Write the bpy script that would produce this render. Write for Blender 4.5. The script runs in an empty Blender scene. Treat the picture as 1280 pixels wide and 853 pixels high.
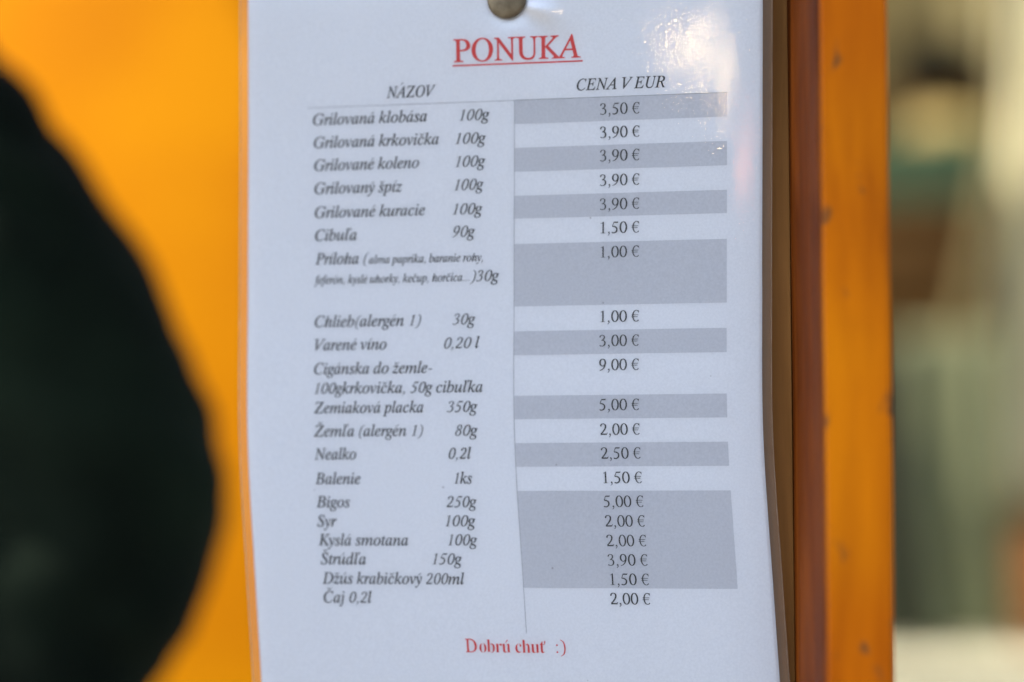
import bpy, bmesh, math, random
from mathutils import Vector, Matrix, noise as mnoise

random.seed(7)
R = math.radians
C = bpy.context.scene.collection
sc = bpy.context.scene

# ------------------------------------------------------------------ camera
cd = bpy.data.cameras.new('camera')
cd.sensor_width = 36.0
cd.lens = 85.0
cd.clip_start = 0.02
cd.clip_end = 5000
cam = bpy.data.objects.new('camera', cd)
C.objects.link(cam)
cam.matrix_world = Matrix.Translation((0.20249, -0.93301, 1.20664)) @ Matrix((
    (0.978222, 0.015468, 0.206984),
    (0.207471, -0.043424, -0.977277),
    (-0.006128, 0.998937, -0.045688))).to_4x4()
sc.camera = cam
cd.dof.use_dof = True
cd.dof.focus_distance = 0.946
cd.dof.aperture_fstop = 2.0
cd.dof.aperture_blades = 9

# ------------------------------------------------------------------ sky, sun, exposure
SUN_EL, SUN_ROT = 60.0, 250.0
w = bpy.data.worlds.new('World')
sc.world = w
w.use_nodes = True
wn = w.node_tree
sky = wn.nodes.new('ShaderNodeTexSky')
sky.sky_type = 'NISHITA'
sky.sun_disc = False
sky.sun_elevation = R(SUN_EL)
sky.sun_rotation = R(SUN_ROT)
sky.air_density = 1.0
sky.dust_density = 3.2
sky.ozone_density = 1.0
bg = wn.nodes['Background']
bg.inputs['Strength'].default_value = 0.15
wn.links.new(sky.outputs['Color'], bg.inputs['Color'])

sl = bpy.data.lights.new('sun', 'SUN')
sl.energy = 2.0
sl.angle = R(0.5)
sl.color = (1.0, 0.93, 0.82)
so = bpy.data.objects.new('sun', sl)
C.objects.link(so)
sdir = Vector((math.sin(R(SUN_ROT)) * math.cos(R(SUN_EL)), math.cos(R(SUN_ROT)) * math.cos(R(SUN_EL)), math.sin(R(SUN_EL))))
so.rotation_euler = sdir.to_track_quat('Z', 'Y').to_euler()
so.location = (-3, -3, 5)

vs = sc.view_settings
vs.view_transform = 'Standard'
vs.look = 'None'
vs.exposure = 2.38
vs.gamma = 1.0
vs.use_curve_mapping = False

# ------------------------------------------------------------------ helpers
def link(name, me, mat=None, parent=None):
    o = bpy.data.objects.new(name, me)
    C.objects.link(o)
    if mat is not None and me is not None:
        me.materials.append(mat)
    if parent is not None:
        o.parent = parent
        o.matrix_parent_inverse = Matrix.Translation(-Vector(parent.location))
    return o

def tag(o, label, cat, group=None):
    o['label'] = label
    o['category'] = cat
    if group:
        o['group'] = group
    return o

def thing(name, label, cat, loc=(0, 0, 0), group=None):
    o = bpy.data.objects.new(name, None)
    C.objects.link(o)
    o.location = loc
    o.empty_display_size = 0.05
    return tag(o, label, cat, group)

def structure(o):
    o['kind'] = 'structure'
    return o

def mesh_from_bm(name, bm, smooth=False):
    bmesh.ops.recalc_face_normals(bm, faces=bm.faces)
    me = bpy.data.meshes.new(name)
    bm.to_mesh(me)
    bm.free()
    if smooth:
        for p in me.polygons:
            p.use_smooth = True
    return me

def box(name, lo, hi, mat, parent=None, bevel=0.0, segs=2, jitter=None):
    bm = bmesh.new()
    bmesh.ops.create_cube(bm, size=1.0)
    for v in bm.verts:
        v.co = Vector([lo[i] + (v.co[i] + 0.5) * (hi[i] - lo[i]) for i in range(3)])
    if bevel:
        bmesh.ops.bevel(bm, geom=bm.edges[:], offset=bevel, segments=segs, affect='EDGES', profile=0.5)
    if jitter:
        for v in bm.verts:
            v.co += mnoise.noise_vector(v.co * jitter[0]) * jitter[1]
    return link(name, mesh_from_bm(name, bm, smooth=bool(bevel)), mat, parent)

def prism(name, pts, z0, z1, mat, parent=None, rows=1, wob=0.0, smooth=False, closed=True):
    """vertical prism over an (x, y) outline"""
    bm = bmesh.new()
    rings = []
    for k in range(rows + 1):
        z = z0 + (z1 - z0) * k / rows
        ring = []
        for (x, y) in pts:
            v = Vector((x, y, z))
            if wob:
                v += Vector((mnoise.noise(Vector((x * 30, y * 30, z * 7))), mnoise.noise(Vector((x * 30 + 9, y * 30, z * 7))), 0)) * wob
            ring.append(bm.verts.new(v))
        rings.append(ring)
    n = len(pts)
    for a, b in zip(rings[:-1], rings[1:]):
        for i in range(n if closed else n - 1):
            bm.faces.new((a[i], a[(i + 1) % n], b[(i + 1) % n], b[i]))
    if closed:
        bm.faces.new(rings[0]); bm.faces.new(rings[-1])
    return link(name, mesh_from_bm(name, bm, smooth), mat, parent)

def lathe(name, prof, centre, axis, mat, parent=None, n=48):
    """profile = (radius, height) pairs turned round an axis ('Y-' faces the viewer, 'Z' is up)"""
    bm = bmesh.new()
    rings = []
    for (r, h) in prof:
        ring = []
        for i in range(n):
            a = 2 * math.pi * i / n
            if axis == 'Z':
                p = Vector((r * math.cos(a), r * math.sin(a), h))
            else:
                p = Vector((r * math.cos(a), -h, r * math.sin(a)))
            ring.append(bm.verts.new(Vector(centre) + p))
        rings.append(ring)
    for a, b in zip(rings[:-1], rings[1:]):
        for i in range(n):
            bm.faces.new((a[i], a[(i + 1) % n], b[(i + 1) % n], b[i]))
    bm.faces.new(rings[0]); bm.faces.new(rings[-1])
    bmesh.ops.remove_doubles(bm, verts=bm.verts[:], dist=1e-6)
    return link(name, mesh_from_bm(name, bm, True), mat, parent)

# ------------------------------------------------------------------ materials
def new_mat(name):
    m = bpy.data.materials.new(name)
    m.use_nodes = True
    nt = m.node_tree
    return m, nt, nt.nodes['Principled BSDF']

def noisy(name, c1, c2, scale=20, rough=0.6, bump=0.0, bscale=None, stretch=(1, 1, 1), detail=5, contrast=(0.35, 0.65), spec=0.15, metallic=0.0, bdist=0.001):
    m, nt, p = new_mat(name)
    tc = nt.nodes.new('ShaderNodeTexCoord')
    mp = nt.nodes.new('ShaderNodeMapping')
    mp.inputs['Scale'].default_value = stretch
    nt.links.new(tc.outputs['Object'], mp.inputs['Vector'])
    nz = nt.nodes.new('ShaderNodeTexNoise')
    nz.inputs['Scale'].default_value = scale
    nz.inputs['Detail'].default_value = detail
    nt.links.new(mp.outputs[0], nz.inputs['Vector'])
    cr = nt.nodes.new('ShaderNodeValToRGB')
    cr.color_ramp.elements[0].position = contrast[0]
    cr.color_ramp.elements[1].position = contrast[1]
    cr.color_ramp.elements[0].color = (*c1, 1)
    cr.color_ramp.elements[1].color = (*c2, 1)
    nt.links.new(nz.outputs['Fac'], cr.inputs[0])
    nt.links.new(cr.outputs[0], p.inputs['Base Color'])
    p.inputs['Roughness'].default_value = rough
    p.inputs['Specular IOR Level'].default_value = spec
    p.inputs['Metallic'].default_value = metallic
    if bump:
        nb = nt.nodes.new('ShaderNodeTexNoise')
        nb.inputs['Scale'].default_value = bscale or scale * 4
        nb.inputs['Detail'].default_value = 4
        nt.links.new(mp.outputs[0], nb.inputs['Vector'])
        b = nt.nodes.new('ShaderNodeBump')
        b.inputs['Strength'].default_value = bump
        b.inputs['Distance'].default_value = bdist
        nt.links.new(nb.outputs['Fac'], b.inputs['Height'])
        nt.links.new(b.outputs[0], p.inputs['Normal'])
    return m

def wood(name, dark, light, knots=None, scale=60, rough=0.5, stretch=(1, 1, 0.06), lowvar=None):
    m, nt, p = new_mat(name)
    N, L = nt.nodes, nt.links
    tc = N.new('ShaderNodeTexCoord')
    mp = N.new('ShaderNodeMapping'); mp.inputs['Scale'].default_value = stretch
    L.new(tc.outputs['Object'], mp.inputs['Vector'])
    nz = N.new('ShaderNodeTexNoise'); nz.inputs['Scale'].default_value = scale; nz.inputs['Detail'].default_value = 7; nz.inputs['Roughness'].default_value = 0.6
    nz.inputs['Distortion'].default_value = 0.4
    L.new(mp.outputs[0], nz.inputs['Vector'])
    cr = N.new('ShaderNodeValToRGB')
    cr.color_ramp.elements[0].position = 0.3; cr.color_ramp.elements[1].position = 0.68
    cr.color_ramp.elements[0].color = (*dark, 1); cr.color_ramp.elements[1].color = (*light, 1)
    L.new(nz.outputs['Fac'], cr.inputs[0])
    out = cr.outputs[0]
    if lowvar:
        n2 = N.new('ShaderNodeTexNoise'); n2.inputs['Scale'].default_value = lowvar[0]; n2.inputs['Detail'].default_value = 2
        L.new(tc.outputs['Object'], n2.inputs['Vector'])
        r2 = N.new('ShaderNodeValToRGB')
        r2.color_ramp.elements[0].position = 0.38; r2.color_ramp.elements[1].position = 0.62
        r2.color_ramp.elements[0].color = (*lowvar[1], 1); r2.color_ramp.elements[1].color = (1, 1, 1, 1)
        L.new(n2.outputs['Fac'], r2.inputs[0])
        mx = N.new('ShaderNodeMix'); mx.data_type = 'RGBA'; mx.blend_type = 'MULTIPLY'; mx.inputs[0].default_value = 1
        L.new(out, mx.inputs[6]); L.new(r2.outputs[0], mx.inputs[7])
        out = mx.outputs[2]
    if knots:
        mk = N.new('ShaderNodeMapping'); mk.inputs['Scale'].default_value = (1, 1, 0.55)
        L.new(tc.outputs['Object'], mk.inputs['Vector'])
        vz = N.new('ShaderNodeTexNoise'); vz.inputs['Scale'].default_value = knots[0]; vz.inputs['Detail'].default_value = 3
        L.new(mk.outputs[0], vz.inputs['Vector'])
        kr = N.new('ShaderNodeValToRGB')
        kr.color_ramp.elements[0].position = knots[1]; kr.color_ramp.elements[1].position = knots[1] + 0.06
        kr.color_ramp.elements[0].color = (0, 0, 0, 1); kr.color_ramp.elements[1].color = (1, 1, 1, 1)
        L.new(vz.outputs['Fac'], kr.inputs[0])
        mx = N.new('ShaderNodeMix'); mx.data_type = 'RGBA'
        L.new(kr.outputs[0], mx.inputs[0]); L.new(out, mx.inputs[6]); mx.inputs[7].default_value = (*knots[2], 1)
        out = mx.outputs[2]
    L.new(out, p.inputs['Base Color'])
    p.inputs['Roughness'].default_value = rough
    p.inputs['Specular IOR Level'].default_value = 0.03
    b = N.new('ShaderNodeBump'); b.inputs['Strength'].default_value = 0.5; b.inputs['Distance'].default_value = 0.0006
    L.new(nz.outputs['Fac'], b.inputs['Height']); L.new(b.outputs[0], p.inputs['Normal'])
    return m

M = {}
M['orange_panel'] = noisy('orange_paint', (0.43, 0.140, 0.0), (0.52, 0.195, 0.0), 5.0, 0.7, 0.2, 90, spec=0.05)
M['board'] = wood('brown_board_wood', (0.13, 0.055, 0.014), (0.25, 0.115, 0.032), scale=90)
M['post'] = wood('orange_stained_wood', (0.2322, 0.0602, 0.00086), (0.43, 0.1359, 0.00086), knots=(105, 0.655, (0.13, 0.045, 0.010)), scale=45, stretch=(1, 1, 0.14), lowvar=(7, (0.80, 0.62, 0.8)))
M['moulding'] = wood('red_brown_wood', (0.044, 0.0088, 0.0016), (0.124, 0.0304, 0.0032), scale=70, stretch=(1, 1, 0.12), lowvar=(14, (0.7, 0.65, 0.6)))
M['groove'] = noisy('dark_joint_wood', (0.10, 0.045, 0.018), (0.14, 0.06, 0.025), 60, 0.8)
M['metal'] = noisy('dull_brass_metal', (0.09, 0.07, 0.042), (0.14, 0.115, 0.075), 260, 0.5, 0.25, 700, metallic=0.6, bdist=0.0004)
M['jacket'] = noisy('dark_green_cloth', (0.0016, 0.0034, 0.0018), (0.0046, 0.0090, 0.0048), 10, 0.9, 0.5, 900, spec=0.06)
M['trousers'] = noisy('black_cloth', (0.010, 0.010, 0.012), (0.016, 0.016, 0.018), 20, 0.9)
M['skin'] = noisy('skin', (0.50, 0.27, 0.19), (0.56, 0.32, 0.23), 30, 0.5)
M['hair'] = noisy('brown_hair', (0.03, 0.018, 0.01), (0.07, 0.04, 0.02), 80, 0.6, stretch=(1, 1, 0.2))
M['roof'] = noisy('grey_tarpaulin', (0.30, 0.30, 0.29), (0.36, 0.36, 0.35), 6, 0.7)
M['ground'] = noisy('paving', (0.16, 0.155, 0.145), (0.24, 0.235, 0.22), 3, 0.85, 0.3, 60)
M['canvas'] = noisy('olive_canvas', (0.091, 0.0665, 0.0196), (0.133, 0.105, 0.0385), 7, 0.85, 0.2, 200)
M['curtain'] = noisy('cream_curtain_cloth', (0.527, 0.476, 0.272), (0.595, 0.544, 0.323), 9, 0.85)
M['teal'] = noisy('teal_plastic', (0.05625, 0.105, 0.0525), (0.075, 0.1312, 0.0675), 8, 0.45)
M['brown_box'] = noisy('brown_box_wood', (0.0525, 0.024, 0.003), (0.075, 0.036, 0.00525), 12, 0.7)
M['bread'] = noisy('golden_crust', (0.1615, 0.1148, 0.0323), (0.221, 0.1658, 0.051), 14, 0.7)
M['pot'] = noisy('dark_gap_fill', (0.0048, 0.006, 0.0042), (0.0084, 0.0096, 0.0072), 8, 0.4)  # near black, to give the dark of the gap above the bread
M['apron'] = noisy('grey_green_cloth', (0.124, 0.136, 0.072), (0.164, 0.176, 0.092), 10, 0.9)
M['shaded_fold'] = noisy('shaded_fold_cloth', (0.0176, 0.0216, 0.012), (0.032, 0.036, 0.0216), 9, 0.9)  # shade of a cloth fold put into a darker colour
M['strap'] = noisy('pale_olive_cloth', (0.1445, 0.1148, 0.04675), (0.187, 0.1573, 0.068), 12, 0.85)
M['counter'] = noisy('cream_table_cover', (0.34, 0.325, 0.225), (0.40, 0.385, 0.265), 10, 0.7)
M['rust_box'] = noisy('orange_brown_card', (0.16, 0.060, 0.015), (0.21, 0.08, 0.02), 14, 0.7)
M['stall_wood'] = wood('stall_wood', (0.14, 0.08, 0.03), (0.22, 0.13, 0.05))
M['screen_plank'] = wood('glare_screen_planks', (0.22, 0.20, 0.17), (0.34, 0.31, 0.27), scale=12)
M['cable'] = noisy('black_rubber', (0.02, 0.02, 0.02), (0.03, 0.03, 0.03), 50, 0.6)

# paper and its print (laser print under gloss film)
def paper_like(name, col, var=0.03, bump=0.15):
    m, nt, p = new_mat(name)
    tc = nt.nodes.new('ShaderNodeTexCoord')
    nz = nt.nodes.new('ShaderNodeTexNoise')
    nz.inputs['Scale'].default_value = 1100; nz.inputs['Detail'].default_value = 4
    nt.links.new(tc.outputs['Object'], nz.inputs['Vector'])
    cr = nt.nodes.new('ShaderNodeValToRGB')
    cr.color_ramp.elements[0].position = 0.3; cr.color_ramp.elements[1].position = 0.7
    cr.color_ramp.elements[0].color = tuple(c * (1 - var) for c in col) + (1,)
    cr.color_ramp.elements[1].color = tuple(min(1, c * (1 + var)) for c in col) + (1,)
    nt.links.new(nz.outputs['Fac'], cr.inputs[0])
    vo = nt.nodes.new('ShaderNodeTexVoronoi'); vo.inputs['Scale'].default_value = 60
    nt.links.new(tc.outputs['Object'], vo.inputs['Vector'])
    sp = nt.nodes.new('ShaderNodeValToRGB')
    sp.color_ramp.elements[0].position = 0.016; sp.color_ramp.elements[1].position = 0.03
    sp.color_ramp.elements[0].color = (0.62, 0.60, 0.58, 1); sp.color_ramp.elements[1].color = (1, 1, 1, 1)
    nt.links.new(vo.outputs['Distance'], sp.inputs[0])
    mx = nt.nodes.new('ShaderNodeMix'); mx.data_type = 'RGBA'; mx.blend_type = 'MULTIPLY'; mx.inputs[0].default_value = 1
    nt.links.new(cr.outputs[0], mx.inputs[6]); nt.links.new(sp.outputs[0], mx.inputs[7])
    nt.links.new(mx.outputs[2], p.inputs['Base Color'])
    p.inputs['Roughness'].default_value = 0.9
    p.inputs['Specular IOR Level'].default_value = 0.1
    return m

M['paper'] = paper_like('white_paper', (0.80, 0.80, 0.80), 0.035)
M['cell'] = paper_like('grey_print', (0.61, 0.61, 0.62), 0.05)
M['ink'] = paper_like('black_print', (0.065, 0.065, 0.06), 0.2)
M['rule'] = paper_like('grey_rule_print', (0.30, 0.30, 0.30), 0.1)
M['red_ink'] = paper_like('red_print', (0.72, 0.085, 0.075), 0.06)

def film_mat(name, haze, hazecol, bump_d):
    m = bpy.data.materials.new(name)
    m.use_nodes = True
    nt = m.node_tree
    N, L = nt.nodes, nt.links
    N.clear()
    out = N.new('ShaderNodeOutputMaterial')
    tr = N.new('ShaderNodeBsdfTransparent')
    gl = N.new('ShaderNodeBsdfGlossy'); gl.inputs['Roughness'].default_value = 0.012
    df = N.new('ShaderNodeBsdfDiffuse'); df.inputs['Color'].default_value = (*hazecol, 1)
    fr = N.new('ShaderNodeFresnel'); fr.inputs['IOR'].default_value = 1.5
    tc = N.new('ShaderNodeTexCoord')
    n1 = N.new('ShaderNodeTexNoise'); n1.inputs['Scale'].default_value = 800; n1.inputs['Detail'].default_value = 1.5
    n2 = N.new('ShaderNodeTexNoise'); n2.inputs['Scale'].default_value = 60; n2.inputs['Detail'].default_value = 2
    L.new(tc.outputs['Object'], n1.inputs['Vector']); L.new(tc.outputs['Object'], n2.inputs['Vector'])
    b1 = N.new('ShaderNodeBump'); b1.inputs['Distance'].default_value = bump_d; b1.inputs['Strength'].default_value = 1
    b2 = N.new('ShaderNodeBump'); b2.inputs['Distance'].default_value = bump_d * 0.8; b2.inputs['Strength'].default_value = 1
    L.new(n1.outputs['Fac'], b1.inputs['Height']); L.new(n2.outputs['Fac'], b2.inputs['Height'])
    L.new(b2.outputs[0], b1.inputs['Normal'])
    L.new(b1.outputs[0], gl.inputs['Normal'])
    m1 = N.new('ShaderNodeMixShader'); m1.inputs[0].default_value = haze
    L.new(tr.outputs[0], m1.inputs[1]); L.new(df.outputs[0], m1.inputs[2])
    m2 = N.new('ShaderNodeMixShader')
    L.new(fr.outputs[0], m2.inputs[0]); L.new(m1.outputs[0], m2.inputs[1]); L.new(gl.outputs[0], m2.inputs[2])
    L.new(m2.outputs[0], out.inputs['Surface'])
    return m

M['film'] = film_mat('clear_gloss_film', 0.0, (0.8, 0.8, 0.8), 0.000016)
M['film_border'] = film_mat('fused_gloss_film', 0.09, (0.60, 0.46, 0.33), 0.00002)  # film is clear; warm haze colour stands in for light reflected off the board
M['film_edge'] = noisy('film_cut_edge', (0.36, 0.28, 0.18), (0.46, 0.37, 0.26), 200, 0.3)

# ------------------------------------------------------------------ the setting
structure(box('ground', (-400, -400, -0.3), (400, 400, 0.0), M['ground']))

roof = thing('shade_canopy', 'unseen grey tarpaulin roof shaped to shade the menu sheet', 'canopy', (0, 0, 2.3))  # unseen roof; edges set to shade sheet and post but not the panel
box('roof_sheet', (-0.87, -0.72, 2.30), (2.6, 1.55, 2.32), M['roof'], roof, 0.004)
for x, y in ((2.5, -0.65), (2.5, 1.5)):
    box('roof_post', (x - 0.03, y - 0.03, 0.0), (x + 0.03, y + 0.03, 2.299), M['stall_wood'], roof, 0.004)

panel = thing('orange_panel', 'smooth bright orange painted stall panel behind the left side of the menu sheet', 'panel', (-0.8, 1.21, 0))
box('panel_sheet', (-2.0, 1.200, 0.05), (-0.33, 1.218, 2.1), M['orange_panel'], panel, 0.002)
for x in (-2.0, -0.38):
    box('panel_frame', (x, 1.2185, 0.0), (x + 0.05, 1.26, 2.1), M['stall_wood'], panel, 0.002)

board = tag(box('backing_board', (-0.078, 0.014, 0.0), (0.1136, 0.034, 2.28), M['board'], None, 0.0004), 'narrow brown wooden board behind the menu sheet, beside the orange post', 'board')
post = thing('wooden_post', 'orange stained wooden post with knots and a red brown edge, right of the menu sheet', 'post', (0.135, 0.02, 0))
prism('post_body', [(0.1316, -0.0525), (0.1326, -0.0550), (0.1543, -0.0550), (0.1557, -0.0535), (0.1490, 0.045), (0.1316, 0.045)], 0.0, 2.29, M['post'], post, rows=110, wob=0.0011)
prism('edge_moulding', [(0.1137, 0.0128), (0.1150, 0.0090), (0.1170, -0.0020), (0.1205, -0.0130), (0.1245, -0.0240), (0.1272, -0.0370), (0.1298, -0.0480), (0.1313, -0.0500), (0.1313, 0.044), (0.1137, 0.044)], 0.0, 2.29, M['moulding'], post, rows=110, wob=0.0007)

# ------------------------------------------------------------------ the menu sheet: a hanging, slightly curled laminated page
# page coordinates: u mm from the paper's left edge, v mm downwards (the nail is at v = 0)
KN = [0, 58, 116, 174, 232, 290]
DEP = [2.5, 6.0, 8.2, 8.8, 9.2, 9.9]
SHX = [0.1, -1.0, -2.0, -2.3, 0.8, 4.2]
def spline(vals, v):
    P = [2 * vals[0] - vals[1]] + vals + [2 * vals[-1] - vals[-2]]
    t = v / 58.0
    i = max(0, min(4, int(math.floor(t))))
    t -= i
    if t < 0:
        return vals[0] + (vals[1] - vals[0]) * 0.5 * t
    if t > 1:
        return vals[-1] + (vals[-1] - vals[-2]) * 0.5 * (t - 1)
    a, b, c, d = P[i:i + 4]
    return 0.5 * (2 * b + (c - a) * t + (2 * a - 5 * b + 4 * c - d) * t * t + (3 * b - a - 3 * c + d) * t ** 3)

NAIL = (108.2, 0.3)
def sheet(u, v, lift=0.0):
    d = spline(DEP, v)
    h = spline(SHX, v)
    # soft buckles of the pouch, and the dent with its folds round the nail
    d += 0.16 * math.sin(u * 0.045 + v * 0.018 + 0.7) + 0.12 * mnoise.noise(Vector((u * 0.02, v * 0.012, 3.1)))
    if u > 192:
        d += (u - 192) ** 2 / 1100.0      # the stiff edge of the pouch bends back
    du, dv = u - NAIL[0], v - NAIL[1]
    r = math.hypot(du, dv)
    a = math.atan2(dv, du)
    d += 1.1 * math.exp(-(r / 10.0) ** 2)
    d -= 0.95 * math.exp(-((a - 0.33) / 0.20) ** 2) * math.exp(-((r - 13) / 7.0) ** 2)
    d += 0.65 * math.exp(-((a - 0.75) / 0.25) ** 2) * math.exp(-((r - 24) / 12.0) ** 2)
    return Vector(((u - 105 + h) / 1000.0, (d - lift) / 1000.0, 1.25 - (v - 137) / 1000.0))

V0, V1 = -13.0, 284.0
RELIEF = 0.0140
def sheet_grid(name, u0, u1, v0, v1, nu, nv, lift, mat, parent, smooth=True, thick=0.0):
    vs_, fs = [], []
    for j in range(nv + 1):
        for i in range(nu + 1):
            vs_.append(sheet(u0 + (u1 - u0) * i / nu, v0 + (v1 - v0) * j / nv, lift))
    W = nu + 1
    for j in range(nv):
        for i in range(nu):
            k = j * W + i
            fs.append((k, k + W, k + W + 1, k + 1))
    if thick:
        off = len(vs_)
        for j in range(nv + 1):
            for i in range(nu + 1):
                vs_.append(sheet(u0 + (u1 - u0) * i / nu, v0 + (v1 - v0) * j / nv, lift - thick))
        fs += [tuple(off + q for q in reversed(f)) for f in fs]
        for j in range(nv):
            for k in (j * W, j * W + nu):
                fs.append((k, k + W, k + W + off, k + off))
        for i in range(nu):
            for k in (i, nv * W + i):
                fs.append((k, k + 1, k + 1 + off, k + off))
    me = bpy.data.meshes.new(name)
    me.from_pydata([tuple(v) for v in vs_], [], fs)
    if smooth:
        for p in me.polygons:
            p.use_smooth = True
    me.update()
    return link(name, me, mat, parent)

menu = thing('menu_sheet', 'white laminated price list with red heading nailed to the brown board', 'menu', (0, 0.004, 1.25))
sheet_grid('paper', 0, 210, V0, V1, 140, 198, 0.0, M['paper'], menu, thick=0.12)
# the film carries a fine orange-peel relief, modelled where it mirrors the lamps
us = [i * 1.5 for i in range(108)] + [162.0 + i * 0.42 for i in range(115)]
us = us[:-1] + [210.0]
vz_ = [V0 + i * 0.42 for i in range(250)]
vz_ += [vz_[-1] + (V1 - vz_[-1]) * i / 125 for i in range(1, 126)]
fv = []
for v in vz_:
    for u in us:
        q = Vector((u / 1.05, v / 1.05, 5.0))
        relief = RELIEF * (mnoise.noise(q) + 0.5 * mnoise.noise(q * 2.1))
        fv.append(tuple(sheet(u, v, 0.45 + (relief if u > 160 and v < 93 else 0.0))))
W_ = len(us)
ff_ = [(j * W_ + i, (j + 1) * W_ + i, (j + 1) * W_ + i + 1, j * W_ + i + 1) for j in range(len(vz_) - 1) for i in range(W_ - 1)]
fm = bpy.data.meshes.new('laminate_film')
fm.from_pydata(fv, [], ff_)
for p in fm.polygons:
    p.use_smooth = True
fm.update()
pouch = link('laminate_film', fm, M['film'], menu)
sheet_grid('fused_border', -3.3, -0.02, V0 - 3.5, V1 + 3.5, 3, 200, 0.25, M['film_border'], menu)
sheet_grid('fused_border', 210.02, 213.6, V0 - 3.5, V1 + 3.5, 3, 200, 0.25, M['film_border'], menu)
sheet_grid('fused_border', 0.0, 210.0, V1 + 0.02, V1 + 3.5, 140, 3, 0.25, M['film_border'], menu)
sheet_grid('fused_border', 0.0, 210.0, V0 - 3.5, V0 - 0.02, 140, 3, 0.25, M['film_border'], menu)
sheet_grid('cut_edge', 213.6, 213.85, V0 - 3.5, V1 + 3.5, 1, 200, 0.35, M['film_edge'], menu, thick=0.35)
sheet_grid('cut_edge', -3.5, -3.3, V0 - 3.5, V1 + 3.5, 1, 200, 0.35, M['film_edge'], menu, thick=0.35)
sheet_grid('paper_edge', 209.75, 210.0, V0, V1, 1, 200, 0.03, M['paper'], menu)

# printed table
CELLS = [(40.6, 49.9), (59.4, 68.9), (78.5, 87.6), (97.7, 122.6), (132.5, 142.0), (158.2, 167.5), (177.0, 186.4), (196.0, 234.3)]
for (a, b) in CELLS:
    sheet_grid('shaded_cell', 111.2, 196.2, a, b, 40, max(4, int((b - a) / 2)), 0.10, M['cell'], menu)
sheet_grid('table_rule', 25.3, 111.2, 40.45, 40.62, 60, 1, 0.10, M['rule'], menu)
sheet_grid('table_rule', 111.2, 196.2, 40.35, 40.55, 60, 1, 0.12, M['rule'], menu)
sheet_grid('column_rule', 111.02, 111.2, 40.62, 252.3, 1, 160, 0.12, M['rule'], menu)
sheet_grid('heading_underline', 85.8, 138.7, 25.55, 26.15, 40, 1, 0.10, M['red_ink'], menu)

# ---- lettering: serif glyphs, each line of print one mesh laid on the curled page
class Glyphs:
    def __init__(self):
        self.cache = {}
    def raw(self, s, offset=0.0, shear=0.0):
        c = bpy.data.curves.new('glyph', 'FONT')
        c.body = s
        c.resolution_u = 3
        c.offset = offset
        o = bpy.data.objects.new('glyph', c)
        C.objects.link(o)
        dg = bpy.context.evaluated_depsgraph_get()
        me = bpy.data.meshes.new_from_object(o.evaluated_get(dg))
        vs_ = [(v.co.x + shear * v.co.y, v.co.y) for v in me.vertices]
        fs = [tuple(p.vertices) for p in me.polygons]
        bpy.data.objects.remove(o); bpy.data.curves.remove(c); bpy.data.meshes.remove(me)
        return vs_, fs

G = Glyphs()
SL = 0.285      # slant of the italic
def fallback(ch, italic):
    if italic:
        if 'a' <= ch <= 'z':
            return chr(0x1D44E + ord(ch) - 97)
        return chr(0x1D434 + ord(ch) - 65)
    return chr(0x1D41A + ord(ch) - 97)

def ribbon(pts, thin=0.036, thick=0.096, closed=False, n=5, fixed=None):
    """a pen stroke: thin where it runs across, thick where it runs up and down"""
    P = [Vector(p[:2]) for p in pts]
    m = len(P)
    out = []
    segs = m if closed else m - 1
    for i in range(segs):
        a = P[(i - 1) % m] if closed or i > 0 else P[0] * 2 - P[1]
        b = P[i]; c = P[(i + 1) % m]
        d = P[(i + 2) % m] if closed or i + 2 < m else P[-1] * 2 - P[-2]
        for k in range(n):
            t = k / n
            out.append(0.5 * (2 * b + (c - a) * t + (2 * a - 5 * b + 4 * c - d) * t * t + (3 * b - a - 3 * c + d) * t ** 3))
    if not closed:
        out.append(P[-1])
    q = len(out)
    L_, R_ = [], []
    for i in range(q):
        a = out[i - 1] if (closed or i > 0) else out[0]
        b = out[(i + 1) % q] if (closed or i < q - 1) else out[-1]
        t = (b - a).normalized()
        wd = fixed if fixed else thin + (thick - thin) * abs(t.y) ** 1.6
        nrm = Vector((-t.y, t.x)) * wd * 0.5
        L_.append(out[i] + nrm); R_.append(out[i] - nrm)
    vs_ = [tuple(v) for v in L_ + R_]
    fs = [(i, (i + 1) % q, (i + 1) % q + q, i + q) for i in range(q if closed else q - 1)]
    return vs_, fs

def ell(cx, cy, rx, ry, a0=0, a1=360, n=12):
    closed = (a1 - a0) >= 360
    k = n if closed else n + 1
    return [(cx + rx * math.cos(R(a0 + (a1 - a0) * i / n)), cy + ry * math.sin(R(a0 + (a1 - a0) * i / n))) for i in range(k)]

def poly(*pts):
    return list(pts), [tuple(range(len(pts)))]

def dot(cx, cy, r):
    return poly(*[(cx + r * math.cos(i * math.pi / 4), cy + r * math.sin(i * math.pi / 4)) for i in range(8)])

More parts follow.
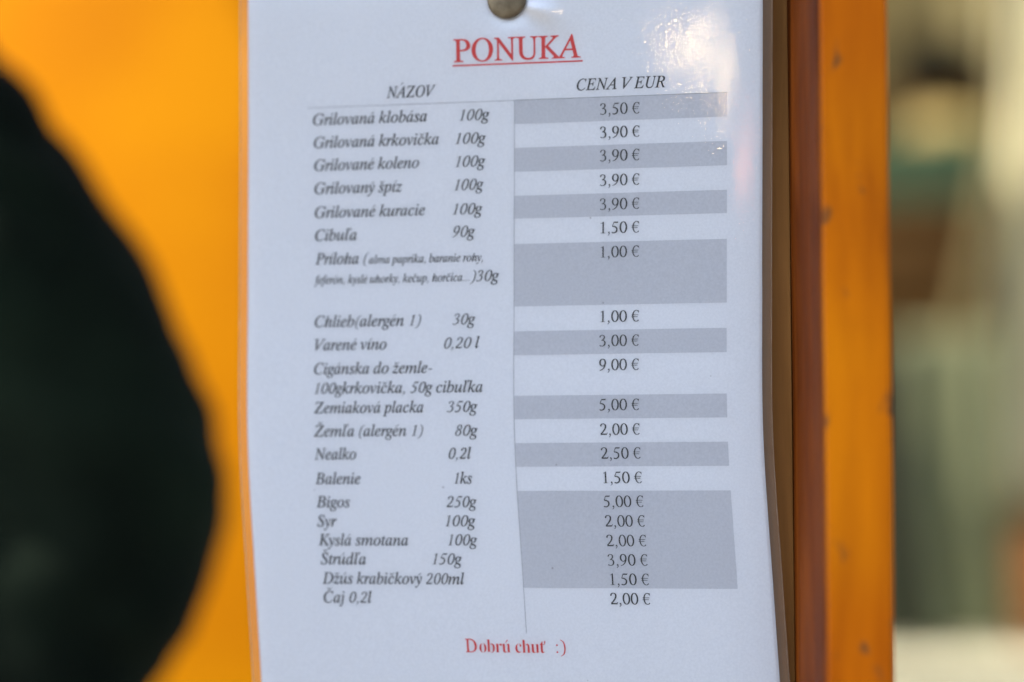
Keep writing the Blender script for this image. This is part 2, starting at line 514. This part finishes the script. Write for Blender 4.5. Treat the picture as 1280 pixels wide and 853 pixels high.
DIG = {
    '0': [ribbon(ell(0.25, 0.331, 0.185, 0.322), closed=True)],
    '1': [poly((0.222, 0.0), (0.306, 0.0), (0.306, 0.676), (0.29, 0.676), (0.222, 0.60)), poly((0.111, 0.575), (0.125, 0.563), (0.23, 0.60), (0.29, 0.676)),
          poly((0.12, 0.0), (0.395, 0.0), (0.395, 0.022), (0.12, 0.022))],
    '2': [ribbon([(0.045, 0.50), (0.085, 0.60), (0.20, 0.655), (0.325, 0.60), (0.355, 0.48), (0.31, 0.35), (0.20, 0.20), (0.05, 0.045)], 0.04),
          poly((0.03, 0.0), (0.42, 0.0), (0.475, 0.14), (0.455, 0.14), (0.40, 0.075), (0.06, 0.072))],
    '3': [ribbon([(0.055, 0.52), (0.11, 0.62), (0.215, 0.655), (0.315, 0.60), (0.33, 0.50), (0.27, 0.40), (0.155, 0.345)], 0.032, 0.08),
          ribbon([(0.155, 0.345), (0.29, 0.335), (0.375, 0.225), (0.34, 0.075), (0.22, 0.008), (0.12, 0.015), (0.06, 0.045)], 0.034, 0.09), dot(0.075, 0.04, 0.036)],
    '5': [poly((0.165, 0.60), (0.175, 0.665), (0.40, 0.665), (0.44, 0.70), (0.415, 0.595)), ribbon([(0.185, 0.66), (0.075, 0.40)], 0.03, 0.04),
          ribbon([(0.075, 0.395), (0.20, 0.385), (0.325, 0.31), (0.355, 0.19), (0.30, 0.065), (0.17, 0.008), (0.06, 0.03)], 0.06, 0.09), dot(0.07, 0.035, 0.032)],
    '8': [ribbon(ell(0.25, 0.515, 0.125, 0.145), 0.03, 0.075, closed=True), ribbon(ell(0.25, 0.172, 0.155, 0.17), 0.03, 0.085, closed=True)],
    '9': [ribbon(ell(0.235, 0.455, 0.165, 0.205), closed=True), ribbon([(0.40, 0.43), (0.385, 0.30), (0.31, 0.15), (0.19, 0.04), (0.06, -0.008)], 0.03, 0.075)],
    '€': [ribbon(ell(0.30, 0.33, 0.21, 0.325, 48, 312, 12), 0.032, 0.075), poly((0.0, 0.375), (0.42, 0.375), (0.43, 0.405), (0.0, 0.405)), poly((0.0, 0.265), (0.38, 0.265), (0.39, 0.295), (0.0, 0.295)),
          poly((0.43, 0.66), (0.455, 0.66), (0.462, 0.50), (0.44, 0.50))],
    ',': [dot(0.115, 0.04, 0.05), ribbon([(0.14, 0.045), (0.145, -0.03), (0.10, -0.10), (0.06, -0.135)], 0.02, 0.045)],
    '.': [dot(0.12, 0.04, 0.048)],
    ':': [dot(0.13, 0.04, 0.05), dot(0.13, 0.40, 0.05)],
    '-': [poly((0.04, 0.20), (0.285, 0.20), (0.285, 0.255), (0.04, 0.255))],
    '(': [ribbon([(0.30, 0.68), (0.14, 0.55), (0.08, 0.25), (0.14, -0.04), (0.30, -0.17)], 0.012, 0.07)],
    ')': [ribbon([(0.04, 0.68), (0.20, 0.55), (0.26, 0.25), (0.20, -0.04), (0.04, -0.17)], 0.012, 0.07)],
}
ADV = {'0': .5, '1': .5, '2': .5, '3': .5, '5': .5, '8': .5, '9': .5, '€': .5, ',': .25, '.': .25, ':': .278, '-': .333, '(': .333, ')': .333, ' ': .25}
ACC = {'á': ('a', 'acute'), 'é': ('e', 'acute'), 'í': ('i', 'acute'), 'ó': ('o', 'acute'), 'ú': ('u', 'acute'), 'ý': ('y', 'acute'), 'Á': ('A', 'acute'),
       'č': ('c', 'caron'), 'š': ('s', 'caron'), 'ž': ('z', 'caron'), 'Č': ('C', 'caron'), 'Š': ('S', 'caron'), 'Ž': ('Z', 'caron'),
       'ľ': ('l', 'tick'), 'ď': ('d', 'tick'), 'ť': ('t', 'tick')}

def glyph(ch, italic):
    """list of (verts, faces) pieces and the advance width, in em"""
    key = (ch, italic)
    if key in G.cache:
        return G.cache[key]
    if ch == ' ':
        res = ([], 0.25)
    elif ch in DIG:
        sh = SL if italic else 0.0
        pcs = [([(0.25 + (x - 0.25) * 0.93 + sh * y - 0.075 if italic else x, y) for x, y in v], f) for v, f in DIG[ch]]
        res = (pcs, ADV[ch])
    elif ch in ACC:
        basec, kind = ACC[ch]
        pcs, adv = glyph('ı' if basec == 'i' else basec, italic)
        pcs = list(pcs)
        xs = [x for v, f in pcs for x, y in v]; ys = [y for v, f in pcs for x, y in v]
        top = max(ys) if basec not in 'yg' else 0.45
        x0, x1 = min(xs), max(xs)
        mid = (x0 + x1) / 2 + (SL * top * 0.35 if italic else 0)
        b = top + 0.05
        sh = SL if italic else 0.0
        if kind == 'acute':
            a = [(-0.045, 0.0), (-0.02, 0.0), (0.125, 0.145), (0.07, 0.175)]
        elif kind == 'caron':
            a = [(-0.015, 0.0), (0.015, 0.0), (0.15, 0.155), (0.125, 0.165), (0.0, 0.065), (-0.125, 0.165), (-0.15, 0.155)]
        else:
            mid = x1 + 0.03; b = (max(ys) if basec != 't' else 0.62) - 0.19
            if italic:
                b += 0.02
            a = [(0.0, 0.0), (0.02, 0.0), (0.085, 0.17), (0.0, 0.20)]
            if basec == 't':
                mid = x1 - 0.01
            adv += 0.07
        if kind == 'caron':
            pcs.append(([(mid + x + sh * y, b + y) for x, y in a], [(0, 1, 2, 3, 4), (0, 4, 5, 6)]))
        else:
            pcs.append(([(mid + x + sh * y, b + y) for x, y in a], [tuple(range(len(a)))]))
        res = (pcs, adv)
    elif italic and ch == 'h':
        n_p, adv = glyph('n', True)
        # only the upper stem of the l, from x-height up, over the arch of the n
        stem = ([(0.045, 0.0), (0.118, 0.0), (0.262, 0.62), (0.272, 0.683), (0.135, 0.665), (0.14, 0.65), (0.185, 0.64)], [(0, 1, 2, 6), (2, 3, 4, 5, 6)])
        res = (list(n_p) + [stem], adv)
    else:
        if italic:
            s = chr(0x1D6A4) if ch == 'ı' else fallback(ch, True)
            ref = fallback('n', True)
            off, shr = 0.006, 0.0
        elif 'A' <= ch <= 'Z':
            s, ref, off, shr = fallback(ch, True), fallback('n', True), 0.007, -SL
        else:
            s, ref, off, shr = fallback(ch, False), fallback('n', False), -0.011, 0.0
        v, f = G.raw(s, off, shr)
        v2, _ = G.raw(s + ref, 0.0, 0.0)
        v3, _ = G.raw(ref, 0.0, 0.0)
        adv = max(x for x, y in v2) - max(x for x, y in v3)
        if not italic:
            adv = adv - 0.035
        res = ([(v, f)], adv)
    G.cache[key] = res
    return res

def print_line(name, text, u0, u1, v, em, italic, mat, lift=0.16):
    """em = letter size in mm; the line is fitted between u0 and u1"""
    x = 0.0
    pieces = []
    for ch in text:
        pcs, adv = glyph(ch, italic)
        for k, (vv, ff) in enumerate(pcs):
            pieces.append(([(a + x, b) for a, b in vv], ff, k))
        x += adv
    xs = [a for vv, ff, k in pieces for q in ff for a in (vv[i][0] for i in q)]
    lo, hi = min(xs), max(xs)
    sx = (u1 - u0) / (hi - lo)
    verts, faces = [], []
    for n_, (vv, ff, k) in enumerate(pieces):
        off = len(verts)
        for a, b in vv:
            verts.append(tuple(sheet(u0 + (a - lo) * sx, v - b * em, lift + 0.015 * k)))
        faces += [tuple(off + i for i in q) for q in ff]
    me = bpy.data.meshes.new(name)
    me.from_pydata(verts, [], faces)
    me.update()
    return link(name, me, mat, menu)

LINES = [
    ('item_name', 'Grilovaná klobása', 27.5, 75.2, 47.6), ('item_weight', '100g', 88.6, 100.9, 47.8),
    ('item_name', 'Grilovaná krkovička', 27.9, 80.1, 56.9), ('item_weight', '100g', 86.9, 99.4, 57.1),
    ('item_name', 'Grilované koleno', 28.1, 72.0, 66.1), ('item_weight', '100g', 86.9, 99.2, 66.3),
    ('item_name', 'Grilovaný špíz', 28.2, 65.0, 75.5), ('item_weight', '100g', 86.5, 98.5, 75.6),
    ('item_name', 'Grilované kuracie', 28.4, 74.5, 85.2), ('item_weight', '100g', 85.9, 98.1, 85.3),
    ('item_name', 'Cibuľa', 28.6, 46.1, 94.5), ('item_weight', '90g', 85.8, 95.1, 94.3),
    ('item_name', 'Príloha (', 28.7, 51.4, 104.1), ('item_weight', ')30g', 93.0, 105.0, 112.2),
    ('item_name', 'Chlieb(alergén 1)', 28.6, 73.0, 129.5), ('item_weight', '30g', 86.0, 95.3, 129.4),
    ('item_name', 'Varené víno', 28.7, 58.8, 138.9), ('item_weight', '0,20 l', 82.6, 97.1, 138.9),
    ('item_name', 'Cigánska do žemle-', 28.5, 77.7, 148.6),
    ('item_name', '100gkrkovička, 50g cibuľka', 28.6, 98.4, 156.5),
    ('item_name', 'Zemiaková placka', 28.4, 74.0, 164.4), ('item_weight', '350g', 83.7, 96.2, 164.4),
    ('item_name', 'Žemľa (alergén 1)', 28.2, 73.7, 173.8), ('item_weight', '80g', 86.9, 96.1, 173.9),
    ('item_name', 'Nealko', 28.1, 45.6, 183.1), ('item_weight', '0,2l', 83.9, 93.2, 183.1),
    ('item_name', 'Balenie', 27.9, 46.9, 193.0), ('item_weight', '1ks', 85.6, 93.0, 193.0),
    ('item_name', 'Bigos', 27.8, 41.9, 202.4), ('item_weight', '250g', 81.8, 94.3, 202.4),
    ('item_name', 'Syr', 27.7, 35.9, 210.1), ('item_weight', '100g', 80.8, 93.3, 210.0),
    ('item_name', 'Kyslá smotana', 27.7, 65.0, 217.7), ('item_weight', '100g', 81.4, 93.5, 217.6),
    ('item_name', 'Štrúdľa', 28.1, 47.0, 225.3), ('item_weight', '150g', 74.4, 86.7, 225.2),
    ('item_name', 'Džús krabičkový 200ml', 28.3, 87.2, 233.1), ('item_name', 'Čaj 0,2l', 28.4, 48.5, 240.7),
]
for n_, t, a, b, v in LINES:
    print_line(n_, t, a, b, v, 6.55, True, M['ink'])
print_line('item_note', 'alma paprika, baranie rohy,', 51.3, 98.3, 104.2, 4.8, True, M['ink'])
print_line('item_note', 'feferón, kyslé uhorky, kečup, horčica...', 28.3, 92.7, 112.0, 4.8, True, M['ink'])
PRICES = [('3,50', 47.4), ('3,90', 56.6), ('3,90', 65.8), ('3,90', 75.5), ('3,90', 85.0), ('1,50', 94.3), ('1,00', 103.9), ('1,00', 129.4), ('3,00', 139.0), ('9,00', 148.5),
          ('5,00', 164.3), ('2,00', 174.0), ('2,50', 183.4), ('1,50', 193.0), ('5,00', 202.4), ('2,00', 210.1), ('2,00', 217.8), ('3,90', 225.4), ('1,50', 233.0), ('2,00', 240.6)]
for t, v in PRICES:
    print_line('price', t + ' €', 146.1 if t[0] == '1' else 145.7, 161.5, v, 6.7, False, M['ink'], 0.20)
print_line('column_title', 'NÁZOV', 58.5, 78.9, 37.7, 6.5, True, M['ink'])
print_line('column_title', 'CENA V EUR', 136.3, 171.7, 37.5, 6.5, True, M['ink'])
print_line('heading', 'PONUKA', 86.1, 137.9, 24.4, 13.0, False, M['red_ink'])
print_line('greeting', 'Dobrú chuť', 85.8, 118.6, 260.0, 7.6, False, M['red_ink'])
print_line('greeting', ':)', 122.7, 126.5, 259.9, 7.6, False, M['red_ink'])

# the nail that holds the sheet
np_ = sheet(NAIL[0], NAIL[1])
nail = thing('nail', 'round dull metal nail head holding the top of the menu sheet', 'nail', (np_.x, np_.y, np_.z))
prof = [(0.0001, 0.0036), (0.0030, 0.0035), (0.0048, 0.0032), (0.0062, 0.0027), (0.0070, 0.0023), (0.0076, 0.0016), (0.0079, 0.0008), (0.0080, 0.0002), (0.0076, -0.0004), (0.0012, -0.0006)]
lathe('nail_head', prof, (np_.x, np_.y - 0.0016, np_.z), 'Y-', M['metal'], nail)
lathe('nail_shank', [(0.0012, -0.0007), (0.0012, -0.028), (0.0002, -0.032)], (np_.x, np_.y - 0.0016, np_.z), 'Y-', M['metal'], nail, 16)

# ------------------------------------------------------------------ person beside the sheet
def skin_mesh(name, joints, edges, mat, parent, root=0, sub=2, fold=0.0, fscale=12):
    me = bpy.data.meshes.new(name)
    me.from_pydata([j[0] for j in joints], edges, [])
    o = bpy.data.objects.new(name, me)
    C.objects.link(o)
    md = o.modifiers.new('skin', 'SKIN')
    for i, j in enumerate(joints):
        r = j[1]
        me.skin_vertices[0].data[i].radius = (r, r) if not isinstance(r, tuple) else r
        me.skin_vertices[0].data[i].use_root = (i == root)
    s = o.modifiers.new('sub', 'SUBSURF'); s.levels = sub; s.render_levels = sub
    dg = bpy.context.evaluated_depsgraph_get()
    m2 = bpy.data.meshes.new_from_object(o.evaluated_get(dg))
    bpy.data.objects.remove(o)
    m2.name = name
    if fold:
        for v in m2.vertices:
            c = v.co
            n = mnoise.noise(Vector((c.x * fscale + c.z * fscale * 0.7, c.y * fscale * 0.7, c.z * fscale * 1.7)))
            v.co = c + v.normal * fold * (abs(n) * 2 - 0.5)
    for p in m2.polygons:
        p.use_smooth = True
    return link(name, m2, mat, parent)

PX, PY = -0.70, 0.36
person = thing('person', 'person in a dark green jacket with one elbow bent, in front of the orange panel', 'person', (PX, PY, 0))
J = [((PX, PY, 0.98), (0.15, 0.18)), ((PX, PY, 1.12), (0.15, 0.17)), ((PX, PY, 1.32), (0.14, 0.18)), ((PX, PY, 1.46), (0.11, 0.14)), ((PX, PY, 1.55), (0.065, 0.065)),
     ((-0.510, 0.340, 1.480), 0.088), ((-0.437, 0.356, 1.396), 0.089), ((-0.376, 0.368, 1.306), 0.091), ((-0.301, 0.388, 1.188), 0.088), ((-0.343, 0.384, 1.098), 0.082), ((-0.425, 0.378, 1.030), 0.064), ((-0.475, 0.40, 0.965), 0.052),
     ((PX - 0.17, PY, 1.48), 0.086), ((PX - 0.23, PY + 0.0, 1.33), 0.078), ((PX - 0.27, PY + 0.02, 1.19), 0.070), ((PX - 0.25, PY + 0.09, 1.07), 0.062), ((PX - 0.20, PY + 0.15, 0.98), 0.052)]
E_ = [(0, 1), (1, 2), (2, 3), (3, 4), (3, 5), (5, 6), (6, 7), (7, 8), (8, 9), (9, 10), (10, 11), (3, 12), (12, 13), (13, 14), (14, 15), (15, 16)]
skin_mesh('jacket', J, E_, M['jacket'], person, 0, 4, 0.011, 10)
BJ = [((PX, PY, 0.95), 0.13), ((PX - 0.09, PY, 0.85), 0.095), ((PX - 0.10, PY, 0.50), 0.065), ((PX - 0.10, PY + 0.01, 0.10), 0.045), ((PX + 0.09, PY, 0.85), 0.095), ((PX + 0.10, PY, 0.50), 0.065), ((PX + 0.10, PY + 0.01, 0.10), 0.045)]
skin_mesh('trousers', BJ, [(0, 1), (1, 2), (2, 3), (0, 4), (4, 5), (5, 6)], M['trousers'], person, 0, 2, 0.003)
for sx_ in (-0.10, 0.10):
    skin_mesh('shoe', [((PX + sx_, PY - 0.06, 0.05), 0.045), ((PX + sx_, PY + 0.05, 0.05), 0.045), ((PX + sx_, PY + 0.17, 0.04), 0.038)], [(0, 1), (1, 2)], M['trousers'], person)
HD = [((PX, PY, 1.54), 0.055), ((PX, PY + 0.01, 1.62), 0.055), ((PX, PY + 0.015, 1.70), 0.078), ((PX, PY + 0.01, 1.78), 0.076)]
skin_mesh('head', HD, [(0, 1), (1, 2), (2, 3)], M['skin'], person)
skin_mesh('hair', [((PX, PY - 0.015, 1.705), 0.080), ((PX, PY - 0.01, 1.795), 0.082)], [(0, 1)], M['hair'], person, 0, 2, 0.004, 40)
for hx, hy, hz, dx in ((-0.492, 0.41, 0.945, -1), (PX - 0.185, PY + 0.165, 0.955, 0.4)):
    hj = [((hx, hy, hz), 0.024), ((hx + 0.02 * dx, hy - 0.01, hz - 0.05), (0.036, 0.018))]
    he = [(0, 1)]
    for f in range(4):
        b0 = len(hj)
        fx = -0.024 + 0.016 * f
        ln = (0.030, 0.034, 0.032, 0.025)[f]
        hj += [((hx + 0.02 * dx + fx, hy - 0.012, hz - 0.085), 0.0085), ((hx + 0.02 * dx + fx, hy - 0.018, hz - 0.085 - ln), 0.008), ((hx + 0.02 * dx + fx, hy - 0.004, hz - 0.085 - ln * 1.7), 0.007)]
        he += [(1, b0), (b0, b0 + 1), (b0 + 1, b0 + 2)]
    b0 = len(hj)
    hj += [((hx + 0.02 * dx + 0.038, hy - 0.02, hz - 0.055), 0.0095), ((hx + 0.02 * dx + 0.045, hy - 0.03, hz - 0.085), 0.0085)]
    he += [(0, b0), (b0, b0 + 1)]
    skin_mesh('hand', hj, he, M['skin'], person)

# ------------------------------------------------------------------ the stall far behind, right of the post
backw = tag(box('canvas_wall', (-0.6, 2.60, 0.0), (1.6, 2.62, 2.28), M['canvas'], None, 0.0), 'olive canvas rear wall of the stall behind the hanging things', 'tent wall')

counter = thing('counter', 'cream covered counter at the bottom right, behind the post', 'counter', (0.4, 2.2, 0))
box('counter_top', (-0.5, 1.93, 0.925), (1.3, 2.50, 0.955), M['counter'], counter, 0.004)
box('counter_cloth', (-0.49, 1.935, 0.10), (1.29, 1.947, 0.924), M['counter'], counter, 0.002)
for x in (-0.45, 1.22):
    box('leg', (x, 2.42, 0), (x + 0.05, 2.47, 0.924), M['stall_wood'], counter, 0.003)

shelf = thing('shelf', 'brown wooden shelf carrying the teal crate and the dark pot', 'shelf', (0.0, 2.3, 0.9))
box('shelf_board', (-0.42, 2.12, 1.350), (0.170, 2.45, 1.372), M['brown_box'], shelf, 0.003)
box('shelf_board', (-0.42, 2.46, 1.672), (0.40, 2.598, 1.690), M['brown_box'], shelf, 0.003)
box('upright', (-0.45, 2.12, 0.956), (-0.42, 2.598, 1.90), M['brown_box'], shelf, 0.003)
box('upright', (0.40, 2.46, 0.956), (0.43, 2.598, 1.90), M['brown_box'], shelf, 0.003)

cb = thing('brown_box', 'dark brown wooden box under the teal crate', 'box', (0.0, 2.25, 1.372))
box('box_body', (-0.25, 2.125, 1.3725), (0.164, 2.40, 1.492), M['brown_box'], cb, 0.004)
box('lid', (-0.255, 2.12, 1.4925), (0.168, 2.405, 1.518), M['brown_box'], cb, 0.004)

cr_ = thing('plastic_crate', 'teal plastic crate standing on the brown box', 'crate', (0.0, 2.25, 1.52))
cx0, cx1, cy0, cy1, cz0, cz1 = -0.24, 0.165, 2.13, 2.38, 1.519, 1.598
box('crate_floor', (cx0, cy0, cz0), (cx1, cy1, cz0 + 0.006), M['teal'], cr_, 0.002)
box('crate_side', (cx0, cy0, cz0 + 0.0062), (cx1, cy0 + 0.006, cz1), M['teal'], cr_, 0.002)
box('crate_side', (cx0, cy1 - 0.006, cz0 + 0.0062), (cx1, cy1, cz1), M['teal'], cr_, 0.002)
box('crate_end', (cx0, cy0 + 0.0062, cz0 + 0.0062), (cx0 + 0.006, cy1 - 0.0062, cz1), M['teal'], cr_, 0.002)
box('crate_end', (cx1 - 0.006, cy0 + 0.0062, cz0 + 0.0062), (cx1, cy1 - 0.0062, cz1), M['teal'], cr_, 0.002)
box('crate_rim', (cx0 - 0.008, cy0 - 0.008, cz1 - 0.012), (cx1 + 0.008, cy0 - 0.0005, cz1), M['teal'], cr_, 0.002)

def loaf(x, y, z, rx, ry, rz, label):
    bm = bmesh.new()
    bmesh.ops.create_uvsphere(bm, u_segments=24, v_segments=14, radius=1)
    for v in bm.verts:
        n = mnoise.noise(v.co * 1.8 + Vector((x * 9, y, z)))
        v.co = Vector((x + v.co.x * rx * (1 + 0.1 * n), y + v.co.y * ry * (1 + 0.1 * n), z + max(v.co.z, -0.75) * rz * (1 + 0.08 * n)))
    o = link('bread_loaf', mesh_from_bm('bread_loaf', bm, True), M['bread'])
    tag(o, label, 'bread', 'bread loaves in the teal crate')
loaf(0.105, 2.25, 1.600, 0.066, 0.09, 0.046, 'golden bread loaf at the right end of the teal crate')
loaf(-0.06, 2.25, 1.585, 0.085, 0.09, 0.055, 'golden bread loaf farther left in the teal crate, by the post')

pot = thing('gap_pot', 'dark pot added to fill the shaded gap between curtain and bread', 'pot', (0.10, 2.53, 1.66))  # dark backing shape stands in for a shaded gap under the curtain
lathe('pot_body', [(0.045, 0.0), (0.068, 0.004), (0.076, 0.03), (0.078, 0.082), (0.083, 0.088), (0.0825, 0.092), (0.074, 0.086), (0.066, 0.012), (0.02, 0.008)], (0.105, 2.53, 1.6905), 'Z', M['pot'], pot, 32)
box('pot_handle', (0.182, 2.524, 1.752), (0.204, 2.536, 1.762), M['pot'], pot, 0.003)

# folded cloths over the upper rail
def drape(name, x0, x1, z0, z1, y, mat, parent, amp=0.012, waves=5, top_slope=0.0, bend=0.0, thick=0.004):
    nu, nv = 48, 30
    bm = bmesh.new()
    layers = []
    for s in (0, 1):
        g = []
        for j in range(nv + 1):
            row = []
            for i in range(nu + 1):
                a = i / nu; b = j / nv
                x = x0 + (x1 - x0) * a + bend * (1 - b) ** 2
                z = z0 + (z1 - z0) * b + top_slope * a * b
                yy = y + amp * math.sin(a * waves * 2 * math.pi + b * 1.3) * (1.1 - 0.5 * b) + amp * 0.8 * mnoise.noise(Vector((a * 5, b * 3, y))) + s * thick
                row.append(bm.verts.new((x, yy, z)))
            g.append(row)
        layers.append(g)
    for g in layers:
        for j in range(nv):
            for i in range(nu):
                bm.faces.new((g[j][i], g[j][i + 1], g[j + 1][i + 1], g[j + 1][i]))
    A, B = layers
    for j in range(nv):
        for i in (0, nu):
            bm.faces.new((A[j][i], A[j + 1][i], B[j + 1][i], B[j][i]))
    for i in range(nu):
        for j in (0, nv):
            bm.faces.new((A[j][i], A[j][i + 1], B[j][i + 1], B[j][i]))
    return link(name, mesh_from_bm(name, bm, True), mat, parent)

cu = thing('curtain', 'pale cream curtain hanging at the far right edge', 'curtain', (0.3, 2.2, 2.2))
drape('curtain_cloth', 0.172, 0.55, 1.135, 2.25, 2.19, M['curtain'], cu, 0.014, 7)
cu2 = thing('curtain', 'yellow grey curtain at the top right, hanging above the dark pot', 'curtain', (0.2, 2.4, 2.2))
drape('curtain_cloth', 0.092, 0.42, 1.756, 2.25, 2.42, M['strap'], cu2, 0.012, 4, 0.0)

ap = thing('apron', 'grey green apron with a long pale strap hanging below the teal crate', 'apron', (0.12, 2.08, 1.4))
drape('apron_cloth', 0.052, 0.178, 0.965, 1.352, 2.105, M['apron'], ap, 0.010, 2)
bm = bmesh.new()
for k, (x, z) in enumerate([(0.128, 1.345), (0.150, 1.43), (0.166, 1.51), (0.180, 1.60), (0.19, 1.72), (0.195, 2.25)]):
    wv = 0.0115
    for dx_, dy_ in ((-wv, 0), (wv, 0), (wv, 0.004), (-wv, 0.004)):
        bm.verts.new((x + dx_, 2.068 + dy_, z))
bm.verts.ensure_lookup_table()
for k in range(5):
    for i in range(4):
        bm.faces.new([bm.verts[q] for q in (k * 4 + i, k * 4 + (i + 1) % 4, k * 4 + 4 + (i + 1) % 4, k * 4 + 4 + i)])
link('strap', mesh_from_bm('strap', bm, True), M['strap'], ap)

dc = tag(drape('shaded_fold', -0.10, 0.074, 0.962, 1.325, 2.068, M['shaded_fold'], None, 0.010, 3, 0.0, 0.030), 'dark cloth standing in for the shaded fold beside the apron, next to the post', 'cloth')  # separate dark drape stands in for a shadowed fold of the cloth
rb = thing('card_box', 'orange brown cardboard box on the counter under the cream curtain', 'box', (0.25, 2.2, 0.955))
box('box_body', (0.192, 2.10, 0.9555), (0.36, 2.26, 1.10), M['rust_box'], rb, 0.002)
box('box_flap', (0.190, 2.098, 1.1005), (0.362, 2.262, 1.108), M['rust_box'], rb, 0.001)

# ------------------------------------------------------------------ fairy lights hanging from the canopy's front edge (mirrored in the film)
def lamp_mat(name, col, strength):
    m, nt, p = new_mat(name)
    p.inputs['Base Color'].default_value = (0.9, 0.8, 0.6, 1)
    p.inputs['Emission Color'].default_value = (*col, 1)
    p.inputs['Emission Strength'].default_value = strength
    return m
warm = lamp_mat('lit_warm_lamp', (1.0, 0.68, 0.34), 25)
red = lamp_mat('lit_red_lamp', (1.0, 0.30, 0.16), 16)
STRANDS = [(warm, 'tiny lit warm lamp on the leftmost wire under the canopy edge', [(-0.029, 1.399)], 0.0064),
           (warm, 'tiny lit warm lamp hanging highest from the canopy edge', [(-0.0125, 1.416)], 0.0030),
           (warm, 'tiny lit warm lamp nearest the strand with red lamps', [(0.0070, 1.3805)], 0.0062),
           (red, 'strand of tiny lit red lamps hanging lowest from the canopy edge', [(0.0485, 1.3440), (0.0500, 1.3300)], 0.0042)]
for m_, lab, pts, r in STRANDS:
    x0 = pts[0][0]
    t = thing('fairy_light', lab, 'fairy lights', (x0, -0.715, 2.298), 'fairy lights hanging from the canopy edge')
    path = [(x0, 2.299)] + [(x, z + r * 1.6) for x, z in pts]
    bm = bmesh.new()
    for x, z in path:
        for dx_, dy_ in ((-.0006, -.0006), (.0006, -.0006), (.0006, .0006), (-.0006, .0006)):
            bm.verts.new((x + dx_, -0.708 + dy_, z))
    bm.verts.ensure_lookup_table()
    for k in range(len(path) - 1):
        for i in range(4):
            bm.faces.new([bm.verts[q] for q in (k * 4 + i, k * 4 + (i + 1) % 4, k * 4 + 4 + (i + 1) % 4, k * 4 + 4 + i)])
    link('wire', mesh_from_bm('wire', bm), M['cable'], t)
    for x, z in pts:
        lathe('lamp', [(0.0001, -r), (r * 0.5, -r * 0.87), (r * 0.87, -r * 0.5), (r, 0), (r * 0.87, r * 0.5), (r * 0.5, r * 0.9), (0.0005, r * 1.2)], (x, -0.715, z), 'Z', m_, t, 16)
st = thing('glare_screen', 'unseen plank stall wall added to block sky glare in the gloss film', 'stall', (0, -5.5, 0))  # unseen planks added to keep bright horizon sky out of the film's reflection
for k in range(34):
    x = -5.1 + k * 0.30
    box('plank', (x, -5.50 - 0.004 * (k % 3), 0.0), (x + 0.292, -5.47, 2.3), M['screen_plank'], st, 0.003)
